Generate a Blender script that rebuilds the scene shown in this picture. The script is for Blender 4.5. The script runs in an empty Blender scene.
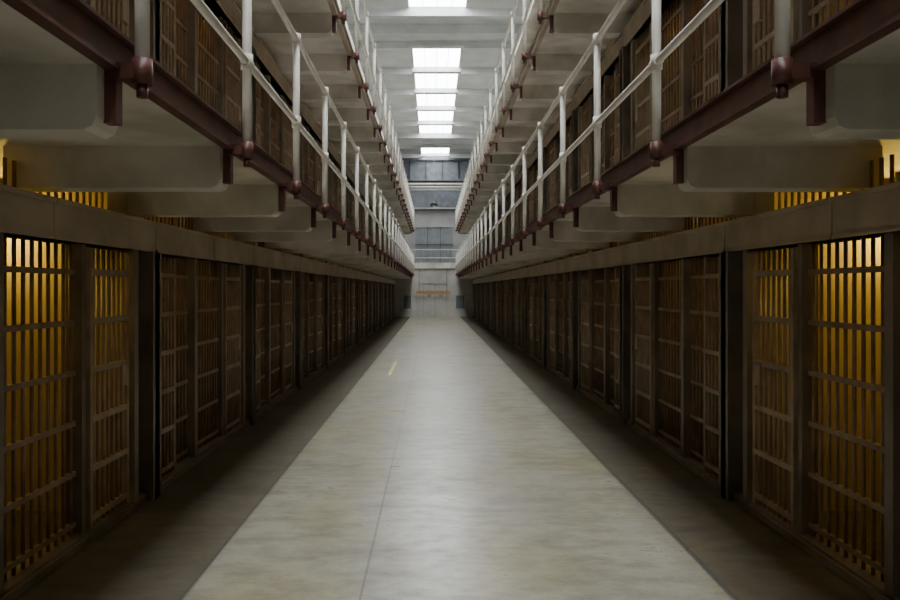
import bpy, math, random
from mathutils import Vector
random.seed(3)
S=bpy.context.scene
# ---------------------------------------------------------------- materials
def mat(name,c1,c2=None,scale=4.0,rough=0.6,bump=0.0,metal=0.0,detail=6,stretch=(1,1,1),lo=0.35,hi=0.65,spec=0.5):
    m=bpy.data.materials.new(name); m.use_nodes=True
    nt=m.node_tree; N=nt.nodes; L=nt.links
    b=N['Principled BSDF']; b.inputs['Roughness'].default_value=rough; b.inputs['Metallic'].default_value=metal
    b.inputs['Specular IOR Level'].default_value=spec
    tc=N.new('ShaderNodeTexCoord'); mp=N.new('ShaderNodeMapping'); mp.inputs['Scale'].default_value=stretch
    L.new(tc.outputs['Object'],mp.inputs['Vector'])
    n=N.new('ShaderNodeTexNoise'); n.inputs['Scale'].default_value=scale; n.inputs['Detail'].default_value=detail
    L.new(mp.outputs[0],n.inputs['Vector'])
    r=N.new('ShaderNodeValToRGB'); r.color_ramp.elements[0].position=lo; r.color_ramp.elements[1].position=hi
    r.color_ramp.elements[0].color=(*c1,1); r.color_ramp.elements[1].color=(*(c2 or c1),1)
    L.new(n.outputs['Fac'],r.inputs[0]); L.new(r.outputs[0],b.inputs['Base Color'])
    if bump:
        bp=N.new('ShaderNodeBump'); bp.inputs['Strength'].default_value=bump; bp.inputs['Distance'].default_value=0.02
        L.new(n.outputs['Fac'],bp.inputs['Height']); L.new(bp.outputs[0],b.inputs['Normal'])
    return m
def emis(name,c,s):
    m=bpy.data.materials.new(name); m.use_nodes=True
    nt=m.node_tree; nt.nodes.clear()
    e=nt.nodes.new('ShaderNodeEmission'); o=nt.nodes.new('ShaderNodeOutputMaterial')
    e.inputs[0].default_value=(*c,1); e.inputs[1].default_value=s
    nt.links.new(e.outputs[0],o.inputs[0]); return m
M_bar=mat('cell_bar_paint',(.17,.112,.065),(.30,.21,.13),6,.5)
M_door=mat('cell_door_paint',(.25,.185,.12),(.37,.285,.19),6,.45)
M_post=mat('steel_post_paint',(.14,.115,.085),(.24,.195,.145),3,.45)
M_lint=mat('lintel_paint',(.35,.29,.21),(.50,.42,.315),2.5,.5,.05)
M_white=mat('cream_paint',(.56,.535,.46),(.80,.77,.70),1.9,.6,.06,detail=9,lo=.38,hi=.60)
M_rail=mat('white_rail_paint',(.74,.71,.63),(.85,.83,.77),7,.35)
M_red=mat('oxblood_paint',(.085,.030,.023),(.15,.057,.045),6,.4)
M_int=mat('cell_interior_paint',(.46,.37,.19),(.60,.49,.27),1.5,.7)
M_ceil=mat('ceiling_concrete',(.50,.515,.515),(.62,.635,.63),1.2,.8,.1)
M_wall=mat('plaster_white',(.34,.34,.33),(.45,.45,.435),1.3,.8,.05)
M_cream=mat('end_wall_cream',(.45,.43,.39),(.58,.56,.51),1.3,.8,.05)
M_gray=mat('gray_steel',(.11,.12,.135),(.17,.19,.21),3,.5)
M_mid=mat('pale_gray_paint',(.24,.255,.265),(.31,.325,.335),3,.5)
M_dark=mat('dark_steel',(.03,.03,.03),(.06,.06,.06),3,.5)
M_yel=mat('yellow_floor_paint',(.56,.50,.10),(.42,.39,.18),25,.5)
M_org=mat('orange_sign_paint',(.45,.18,.05),(.6,.30,.10),9,.5)
M_blanket=mat('wool_blanket',(.12,.10,.08),(.18,.15,.12),30,.9)
M_sky=emis('skylight_daylight_glass',(.95,.98,1.0),14.5)
M_fill_win=emis('fill_window_glow',(.9,.96,1.0),2.0)
M_bulb=emis('bulb_glass',(1,.68,.15),6.0)

def floor_mat():
    m=bpy.data.materials.new('polished_concrete'); m.use_nodes=True
    nt=m.node_tree; N=nt.nodes; L=nt.links; b=N['Principled BSDF']
    tc=N.new('ShaderNodeTexCoord'); sx=N.new('ShaderNodeSeparateXYZ'); L.new(tc.outputs['Object'],sx.inputs[0])
    def noise(sc,st,det=8,off=0):
        mp=N.new('ShaderNodeMapping'); mp.inputs['Scale'].default_value=st; mp.inputs['Location'].default_value=(off,off,0)
        L.new(tc.outputs['Object'],mp.inputs[0])
        n=N.new('ShaderNodeTexNoise'); n.inputs['Scale'].default_value=sc; n.inputs['Detail'].default_value=det
        n.inputs['Roughness'].default_value=.68
        L.new(mp.outputs[0],n.inputs['Vector']); return n.outputs['Fac']
    def mth(op,a,b_=None,clamp=False):
        n=N.new('ShaderNodeMath'); n.operation=op; n.use_clamp=clamp
        for i,v in enumerate((a,b_)):
            if v is None: continue
            if isinstance(v,(int,float)): n.inputs[i].default_value=v
            else: L.new(v,n.inputs[i])
        return n.outputs[0]
    n1=noise(.9,(1,.7,1)); n2=noise(6,(.8,1.4,1)); n3=noise(2.2,(.7,1.8,1)); n4=noise(60,(1,1,1),3)
    f=mth('ADD',mth('MULTIPLY',n1,.30),mth('ADD',mth('MULTIPLY',n2,.30),mth('ADD',mth('MULTIPLY',n3,.28),mth('MULTIPLY',n4,.12))))
    r=N.new('ShaderNodeValToRGB'); e=r.color_ramp.elements
    e[0].position=.40; e[0].color=(.165,.155,.115,1); e[1].position=.60; e[1].color=(.385,.375,.315,1)
    q=e.new(.5); q.color=(.275,.262,.208,1)
    L.new(f,r.inputs[0])
    st=N.new('ShaderNodeMapRange'); st.inputs[1].default_value=.46; st.inputs[2].default_value=.62
    L.new(noise(.9,(1,.45,1),5,13.7),st.inputs[0])
    m0=N.new('ShaderNodeMix'); m0.data_type='RGBA'; m0.blend_type='MULTIPLY'
    L.new(mth('MULTIPLY',st.outputs[0],.8),m0.inputs[0]); L.new(r.outputs[0],m0.inputs[6]); m0.inputs[7].default_value=(.92,.86,.62,1)
    def line(coord,pos,w):
        return mth('LESS_THAN',mth('ABSOLUTE',mth('SUBTRACT',coord,pos)),w)
    X=sx.outputs[0]; Y=sx.outputs[1]
    jl=mth('ADD',line(X,-1.38,.010),line(X,1.66,.018)); jl=mth('ADD',jl,mth('MULTIPLY',line(X,-.40,.008),.8)); 
    ym=mth('PINGPONG',mth('SUBTRACT',Y,7.2-32),1.6)
    jl=mth('ADD',jl,mth('MULTIPLY',mth('LESS_THAN',ym,.009),.6),True)
    shade_strip=mth('ADD',mth('LESS_THAN',X,-1.38),mth('GREATER_THAN',X,1.66),True)
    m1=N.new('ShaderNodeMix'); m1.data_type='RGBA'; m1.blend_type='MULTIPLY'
    L.new(shade_strip,m1.inputs[0]); L.new(m0.outputs[2],m1.inputs[6]); m1.inputs[7].default_value=(.33,.29,.24,1)  # shade under the galleries, darkened into the floor colour beside the cells
    m2=N.new('ShaderNodeMix'); m2.data_type='RGBA'; m2.blend_type='MIX'
    L.new(mth('MULTIPLY',jl,.75),m2.inputs[0]); L.new(m1.outputs[2],m2.inputs[6]); m2.inputs[7].default_value=(.05,.05,.048,1)
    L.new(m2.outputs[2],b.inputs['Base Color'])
    rr=N.new('ShaderNodeMapRange'); rr.inputs[1].default_value=.38; rr.inputs[2].default_value=.62
    rr.inputs[3].default_value=.42; rr.inputs[4].default_value=.24
    L.new(f,rr.inputs[0])
    mr=N.new('ShaderNodeMix'); mr.data_type='FLOAT'; L.new(shade_strip,mr.inputs[0]); L.new(rr.outputs[0],mr.inputs[2]); mr.inputs[3].default_value=.85
    L.new(mr.outputs[0],b.inputs['Roughness'])
    bp=N.new('ShaderNodeBump'); bp.inputs['Strength'].default_value=.15; bp.inputs['Distance'].default_value=.01
    L.new(f,bp.inputs['Height']); L.new(bp.outputs[0],b.inputs['Normal'])
    return m
M_floor=floor_mat()

# ---------------------------------------------------------------- mesh builder
class MB:
    def __init__(s): s.v=[];s.f=[];s.m=[];s.mats=[];s.sm=[]
    def mi(s,m):
        if m not in s.mats: s.mats.append(m)
        return s.mats.index(m)
    def box(s,x0,x1,y0,y1,z0,z1,m):
        if x0>x1:x0,x1=x1,x0
        if y0>y1:y0,y1=y1,y0
        i=len(s.v)
        s.v+=[(x0,y0,z0),(x1,y0,z0),(x1,y1,z0),(x0,y1,z0),(x0,y0,z1),(x1,y0,z1),(x1,y1,z1),(x0,y1,z1)]
        k=s.mi(m)
        for q in ((0,3,2,1),(4,5,6,7),(0,1,5,4),(1,2,6,5),(2,3,7,6),(3,0,4,7)):
            s.f.append(tuple(i+a for a in q)); s.m.append(k); s.sm.append(False)
    def cyl(s,p,q,r,m,n=8,r2=None):
        p=Vector(p);q=Vector(q);d=(q-p).normalized()
        a=Vector((0,0,1)) if abs(d.z)<.9 else Vector((1,0,0))
        u=d.cross(a).normalized();w=d.cross(u); i=len(s.v);k=s.mi(m); r2=r if r2 is None else r2
        for c,rr in((p,r),(q,r2)):
            for j in range(n):
                t=2*math.pi*j/n; s.v.append(tuple(c+rr*(math.cos(t)*u+math.sin(t)*w)))
        for j in range(n):
            j2=(j+1)%n; s.f.append((i+j,i+j2,i+n+j2,i+n+j)); s.m.append(k); s.sm.append(True)
        s.f.append(tuple(i+j for j in range(n))[::-1]); s.m.append(k); s.sm.append(False)
        s.f.append(tuple(i+n+j for j in range(n))); s.m.append(k); s.sm.append(False)
    def sph(s,c,r,m,n=10):
        rings=6
        for a in range(rings):
            t0=math.pi*a/rings-math.pi/2;t1=math.pi*(a+1)/rings-math.pi/2
            s.cyl((c[0],c[1],c[2]+r*math.sin(t0)),(c[0],c[1],c[2]+r*math.sin(t1)),max(r*math.cos(t0),1e-4),m,n,max(r*math.cos(t1),1e-4))
    def prism(s,prof,y0,y1,m):
        i=len(s.v);n=len(prof);k=s.mi(m)
        s.v+=[(x,y0,z) for x,z in prof]+[(x,y1,z) for x,z in prof]
        for j in range(n):
            j2=(j+1)%n; s.f.append((i+j,i+j2,i+n+j2,i+n+j)); s.m.append(k); s.sm.append(False)
        s.f.append(tuple(i+j for j in range(n))[::-1]); s.m.append(k); s.sm.append(False)
        s.f.append(tuple(i+n+j for j in range(n))); s.m.append(k); s.sm.append(False)
    def done(s,name):
        me=bpy.data.meshes.new(name); me.from_pydata(s.v,[],s.f)
        for m in s.mats: me.materials.append(m)
        me.polygons.foreach_set('material_index',s.m); me.polygons.foreach_set('use_smooth',s.sm)
        import bmesh
        bm=bmesh.new(); bm.from_mesh(me); bmesh.ops.recalc_face_normals(bm,faces=bm.faces); bm.to_mesh(me); bm.free()
        o=bpy.data.objects.new(name,me); S.collection.objects.link(o); return o

# ---------------------------------------------------------------- layout
BAY=3.38; Y0=5.85-3*BAY; NB=15; YE=Y0+NB*BAY       # cell rows -4.29 .. 46.4
SIDES={'left':dict(s=-1,W=2.29,E=1.25,P=1.14),'right':dict(s=1,W=2.41,E=1.50,P=1.37)}
T=2.63; Z2=2.72
DEPTH=2.4
for side,d in SIDES.items():
    sg=d['s'];W=d['W']
    X=lambda v:sg*v
    for tier in range(3):
        zb=0 if tier==0 else Z2+(tier-1)*T
        H=2.0; 
        fr=MB()
        xg=W+.10; xd=W+.045
        fr.box(X(W+.02),X(W+.20),Y0,YE,zb,zb+.07,M_post)
        fr.box(X(W+.0),X(W+.025),Y0,YE,zb,zb+.05,M_post)
        zc=[zb+.12+.335*i for i in range(6)]
        for b in range(NB):
            o=Y0+b*BAY
            fr.box(X(W-.05),X(W+.20),o+.32,o+.42,zb,zb+H,M_post)
            fr.box(X(W-.05),X(W-.03),o+.28,o+.46,zb,zb+H,M_post)
            fr.box(X(W+.0),X(W+.20),o+.02,o+.10,zb,zb+H,M_post)
            fr.box(X(W+.12),X(W+.20),o+.10,o+.32,zb,zb+H,M_bar)
            fr.box(X(W+.02),X(W+.20),o+1.57,o+1.65,zb,zb+H,M_post)
            for (a,c,n) in((1.09,1.57,5),(1.65,2.62,10)):             # fixed grilles
                w=(c-a)/(n)
                for i in range(n):
                    fr.cyl((X(xg),o+a+w*(i+.5),zb+.05),(X(xg),o+a+w*(i+.5),zb+H+.02),.0125,M_bar)
                for z in zc: fr.box(X(xg-.014),X(xg+.014),o+a,o+c,z,z+.034,M_bar)
            for (a,c,n) in((.46,1.03,6),(2.70,3.36,7)):              # sliding doors
                fr.box(X(xd-.02),X(xd+.02),o+a,o+a+.04,zb+.08,zb+H-.02,M_door)
                fr.box(X(xd-.02),X(xd+.02),o+c-.04,o+c,zb+.08,zb+H-.02,M_door)
                w=(c-a-.08)/n
                for i in range(n):
                    fr.cyl((X(xd),o+a+.04+w*(i+.5),zb+.08),(X(xd),o+a+.04+w*(i+.5),zb+H-.02),.0145,M_door)
                for z in zc: fr.box(X(xd-.02),X(xd+.02),o+a+.04,o+c-.04,z,z+.04,M_door)
                fr.box(X(xd-.035),X(xd+.03),o+(c-.16 if a>2 else a+.04),o+(c-.04 if a>2 else a+.16),zb+.98,zb+1.14,M_door)
            for a in(1.03,2.63): fr.box(X(W+.05),X(W+.16),o+a,o+a+.055,zb,zb+H,M_post)
            for (a,c) in((.45,1.56),(1.66,3.38)):
                n=11 if a<1 else 17
                for i in range(n):
                    y=o+a+(c-a)*(i+.5)/n
                    fr.cyl((X(W+.22),y,zb+H+.2),(X(W+.22),y,zb+2.47),.012,M_bar,6)
        fr.done('cell_front_row')
        lb=MB(); y=2.92-1.69*4
        while y<YE-.3:
            y1=min(y+1.69-.014,YE)
            lb.box(X(W-.01),X(W+.20),y,y1,zb+H,zb+2.24,M_lint)
            lb.box(X(W-.03),X(W+.20),y,y1,zb+2.22,zb+2.25,M_lint)
            lb.box(X(W-.02),X(W+.20),y,y1,zb+H-.0,zb+H+.02,M_lint)
            y+=1.69
        lb.box(X(W+.02),X(W+.19),Y0,YE,zb+H+.01,zb+2.22,M_post)
        lb.done('cell_lintel')
        ci=MB()
        ci.box(X(W+DEPTH),X(W+DEPTH+.12),Y0,YE,zb,zb+2.5,M_int)
        for b in range(NB):
            o=Y0+b*BAY
            ci.box(X(W+.21),X(W+DEPTH),o+.02,o+.40,zb,zb+2.5,M_int)
            ci.box(X(W+.21),X(W+DEPTH),o+1.57,o+1.65,zb,zb+2.5,M_int)
            if tier==0 and b<6:
                for a in(.55,1.72):
                    ci.box(X(W+.6),X(W+2.3),o+a,o+a+.65,.38,.46,M_blanket)
                    ci.box(X(W+.6),X(W+.64),o+a,o+a+.04,0.0,.38,M_dark)
                    ci.box(X(W+2.2),X(W+2.24),o+a,o+a+.04,0.0,.38,M_dark)
        ci.box(X(W+.2),X(W+DEPTH+.12),YE,YE+.12,zb,zb+2.5,M_wall)
        ci.done('cell_interior_row')
    for g in range(2):
        dz=g*T; gw=MB(); E=d['E']; MF=M_red if g==0 else M_lint
        gw.box(X(E+.03),X(W+DEPTH+.12),Y0,YE+.1,2.56+dz,2.70+dz,M_white)
        gw.box(X(E-.01),X(E+.03),Y0,YE+.1,2.555+dz,2.69+dz,MF)
        gw.box(X(E-.04),X(E+.03),Y0,YE+.1,2.685+dz,2.70+dz,MF)
        gw.box(X(E-.035),X(E+.0),Y0,YE+.1,2.55+dz,2.565+dz,MF)
        y=2.92-1.69*4
        while y<YE:
            zt=2.56+dz;zl=2.31+dz
            prof=[(X(W+.3),zt),(X(E+.035),zt),(X(E+.035),zl+.05),(X(E+.05),zl+.015),(X(E+.085),zl),(X(W+.3),zl)]
            gw.prism(prof,y-.0,y+.20,M_white)
            gw.box(X(E-.012),X(E+.04),y+.07,y+.13,zl+.04,2.56+dz,M_red)
            y+=1.69
        gw.done('gallery_walkway')
        gr=MB(); P=d['P']
        y=2.92-1.69*4
        while y<YE:
            yc=y+.08
            gr.cyl((X(P),yc,2.54+dz),(X(P),yc,3.79+dz),.029,M_rail,12)
            gr.cyl((X(P),yc,2.50+dz),(X(P),yc,2.60+dz),.040,M_red,12)
            gr.box(X(P),X(E),yc-.03,yc+.03,2.52+dz,2.58+dz,M_red)
            gr.cyl((X(P),yc,2.45+dz),(X(P),yc,2.50+dz),.022,M_red,10)
            for z in(3.09,3.78):
                gr.cyl((X(P),yc,z-.045+dz),(X(P),yc,z+.045+dz),.038,M_rail,12)
                gr.cyl((X(P),yc-.05,z+dz),(X(P),yc+.05,z+dz),.033,M_rail,12)
            y+=1.69
        for z in(3.09,3.78):
            gr.cyl((X(P),Y0,z+dz),(X(P),YE+.1,z+dz),.024,M_rail,10)
        gr.done('gallery_railing')
    rf=MB(); rf.box(X(W-.25),X(W+DEPTH+.12),Y0,YE+.1,Z2+T+2.5,Z2+T+2.65,M_white)
    rf.done('cell_block_roof')
    for tier in(0,1):
      zb=tier*Z2
      for b in range(2,12 if tier==0 else 7):
        o=Y0+b*BAY
        for yy in(o+1.35,o+3.14):
            near= (tier==0 and b==2 and yy>o+2)
            lm=MB(); xx=X(W+(1.0 if near else 1.1))
            zt=zb+(2.555 if tier==0 else 2.6)
            lm.cyl((xx,yy,zt),(xx,yy,zt-.19),.02,M_dark); lm.cyl((xx,yy,zt-.19),(xx,yy,zt-.25),.035,M_dark); lm.sph((xx,yy,zt-.28),.035,M_bulb)
            ob=lm.done('cell_ceiling_lamp')
            l=bpy.data.lights.new('bulb_light','POINT'); l.energy=15 if near else (4.0 if tier==0 else 6); l.color=(1,.68,.12) if near else (1,.6,.22); l.shadow_soft_size=.05
            lo=bpy.data.objects.new('bulb_light',l); S.collection.objects.link(lo); lo.parent=ob; lo.location=(xx,yy,zt-.42)

# ---------------------------------------------------------------- shell
YB=-9; YF=52.5; XW=7.0; ZC=10.5
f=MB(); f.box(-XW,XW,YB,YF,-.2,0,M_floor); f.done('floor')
def wall(n,*a):
    w=MB(); w.box(*a,M_wall); return w.done(n)
wall('wall_left',-XW-.2,-XW,YB,YF,0,11.6)
wall('wall_right',XW,XW+.2,YB,YF,0,11.6)
wall('wall_front',-XW,XW,YB-.2,YB,0,11.6)
CX=.14; HWs=.90; PB=3.3; base=27.9
c=MB()
c.box(-XW,CX-HWs,YB,YF,ZC+.2,ZC+.4,M_ceil); c.box(CX+HWs,XW,YB,YF,ZC+.2,ZC+.4,M_ceil)
sk=MB(); y=base-11*PB
while y<YF:
    y1=min(y+PB,YF); k=round((y-base)/PB)
    if k<0 or k==5:
        c.box(-XW,XW,y-.10,y+.16,ZC-.05,ZC+.25,M_ceil)
    else:
        c.box(-XW,CX-HWs-.1,y-.10,y+.16,ZC-.05,ZC+.25,M_ceil); c.box(CX+HWs+.1,XW,y-.10,y+.16,ZC-.05,ZC+.25,M_ceil)
    if k in(-1,5):
        c.box(CX-HWs,CX+HWs,y,y1,ZC+.2,ZC+.4,M_ceil); c.box(-XW,XW,y+1.4,y+1.75,ZC-.1,ZC+.25,M_ceil)
    else:
        c.box(CX-HWs-.1,CX+HWs+.1,y-.17,y+.17,ZC+.02,ZC+.4,M_ceil)
        sk.box(CX-HWs,CX+HWs,y+.17,y1-.17,ZC+.22,ZC+.27,M_sky)
        for i in range(1,4):
            sk.box(CX-HWs+i*HWs/2-.008,CX-HWs+i*HWs/2+.008,y+.17,y1-.17,ZC+.20,ZC+.22,M_mid)
    y+=PB
c.done('ceiling'); sk.done('skylight')
k=0
for sg in(-1,1):
    y=YB+2
    while y<YF-3:
        w=MB(); w.box(sg*(XW-.02),sg*(XW-.005),y,y+2.2,8.4,10.2,M_fill_win)  # out-of-view glowing panes, added to brighten the ceiling
        for i in range(5): w.box(sg*(XW-.06),sg*(XW-.01),y+i*.55-.02,y+i*.55+.02,8.36,10.24,M_gray)
        for z in(8.4,9.0,9.6,10.2): w.box(sg*(XW-.06),sg*(XW-.01),y-.02,y+2.22,z-.02,z+.02,M_gray)
        k+=1; w.done('fill_window_%d'%k); y+=4.2
# far wall
w=MB(); w.box(-XW,XW,YF,YF+.2,0,11.6,M_wall); w.done('wall_back')
def pt(px,py,D): s=765/D; return ((px-433)/s,1.7-(py-289)/s)
w=MB(); D=YF
x0,z1=pt(415,227,D);x1,z0=pt(453,262,D)
w.box(x0,x1,D-.06,D-.02,z0,z1,M_mid)
for i in range(4):
    xx=x0+(x1-x0)*i/3; w.box(xx-.03,xx+.03,D-.14,D-.06,z0,z1,M_wall if i in(0,3) else M_gray)
for i in range(3):
    zz=z0+(z1-z0)*i/2; w.box(x0,x1,D-.13,D-.06,zz-.03,zz+.03,M_wall if i in(0,2) else M_gray)
w.done('barred_opening')
w=MB(); x0,z1=pt(408,191,D);x1,z0=pt(460,208,D)
w.box(x0,x1,D-.3,D-.02,z0,z1,M_gray); w.box(x0-.1,x1+.1,D-.35,D-.02,z1,z1+.1,M_wall); w.box(x0-.1,x1+.1,D-.35,D-.02,z0-.1,z0,M_wall); w.done('ventilation_duct')
w=MB(); _,z1=pt(408,160,D);_,z0=pt(460,182,D)
w.box(-XW+.1,XW-.1,D-.5,D-.02,z0,z1,M_gray); w.box(-XW+.1,XW-.1,D-.7,D-.5,z0,z0+.12,M_gray); w.box(-XW+.1,XW-.1,D-.7,D-.5,z1-.12,z1,M_gray)
for i in range(12): w.box(-6+i*1.1,-5.95+i*1.1,D-.68,D-.5,z0,z1,M_dark)
w.done('steel_girder')
w=MB()
for py in(184,187): 
    xx,zz=pt(433,py,D-3); w.cyl((-XW+.1,D-3,zz),(XW-.1,D-3,zz),.05,M_rail)
w.done('overhead_pipes')
EW=46.6
g=MB()
g.box(-XW+.01,XW-.01,EW,EW+.25,0,3.0,M_cream)
g.box(-XW+.01,XW-.01,EW-.05,EW+2.0,3.0,3.25,M_cream)
g.box(-XW+.01,XW-.01,EW-.1,EW-.05,2.95,3.3,M_white)
g.done('end_gallery')
g=MB(); x0=-2.6;x1=2.7
for i in range(22):
    xx=x0+(x1-x0)*i/21; g.cyl((xx,EW+.05,3.25),(xx,EW+.05,4.1),.012,M_mid,6)
for z in(3.6,4.1): g.cyl((x0,EW+.05,z),(x1,EW+.05,z),.022,M_rail,8)
g.done('end_gallery_railing')
d1=MB(); x0,z1=pt(424,298,EW);x1,_=pt(446,298,EW)
d1.box(x0,x1,EW-.04,EW,0,2.0,M_cream)
for a,b in((x0-.05,x0),(x1,x1+.05)): d1.box(a,b,EW-.08,EW,0,2.05,M_wall)
d1.box(x0-.05,x1+.05,EW-.08,EW,2.0,2.05,M_wall)
d1.box((x0+x1)/2-.01,(x0+x1)/2+.01,EW-.05,EW-.035,0,2.0,M_gray)
for sx_ in(-1,1): d1.box((x0+x1)/2+sx_*.35-.13,(x0+x1)/2+sx_*.35+.13,EW-.055,EW-.035,1.2,1.6,M_mid)
d1.done('door_1')
for n,(a,b) in enumerate(((404,411),(456,464))):
    w=MB(); x0,z1=pt(a,296,EW);x1,z0=pt(b,308,EW)
    w.box(x0,x1,EW-.05,EW,z0,z1,M_gray); w.box(x0-.05,x1+.05,EW-.07,EW-.0,z0-.05,z0,M_mid);w.box(x0-.05,x1+.05,EW-.07,EW,z1,z1+.05,M_mid)
    w.done('notice_board')
w=MB()
x0,z1=pt(416,291,EW);x1,z0=pt(450,294,EW)
w.box(x0,x1,EW-.5,EW-.46,z0,z1,M_org)
for xx in(x0+.2,x1-.2): w.cyl((xx,EW-.48,z1),(xx,EW-.48,2.95),.012,M_dark,6)
w.done('hanging_sign')
w=MB(); xx,zz=pt(434,204,49)
w.cyl((xx,49,zz+.15),(xx,49,ZC),.01,M_mid,6); w.cyl((xx,49,zz-.1),(xx,49,zz+.15),.3,M_dark,14,.08); w.sph((xx,49,zz-.1),.12,M_rail)
w.done('pendant_lamp')
w=MB(); w.box(-.90,-.83,15.0,17.9,0,.002,M_yel); w.done('yellow_floor_marking')

# ---------------------------------------------------------------- world + camera
wd=bpy.data.worlds.new('World'); S.world=wd; wd.use_nodes=True
wd.node_tree.nodes['Background'].inputs[0].default_value=(.7,.8,1,1); wd.node_tree.nodes['Background'].inputs[1].default_value=.3
cam=bpy.data.cameras.new('Camera'); co=bpy.data.objects.new('Camera',cam); S.collection.objects.link(co)
co.location=(0,0,1.7); co.rotation_euler=(math.pi/2,0,0)
cam.sensor_width=36; cam.lens=30.6; cam.shift_x=17/900; cam.shift_y=-11/900; cam.clip_end=200
S.camera=co
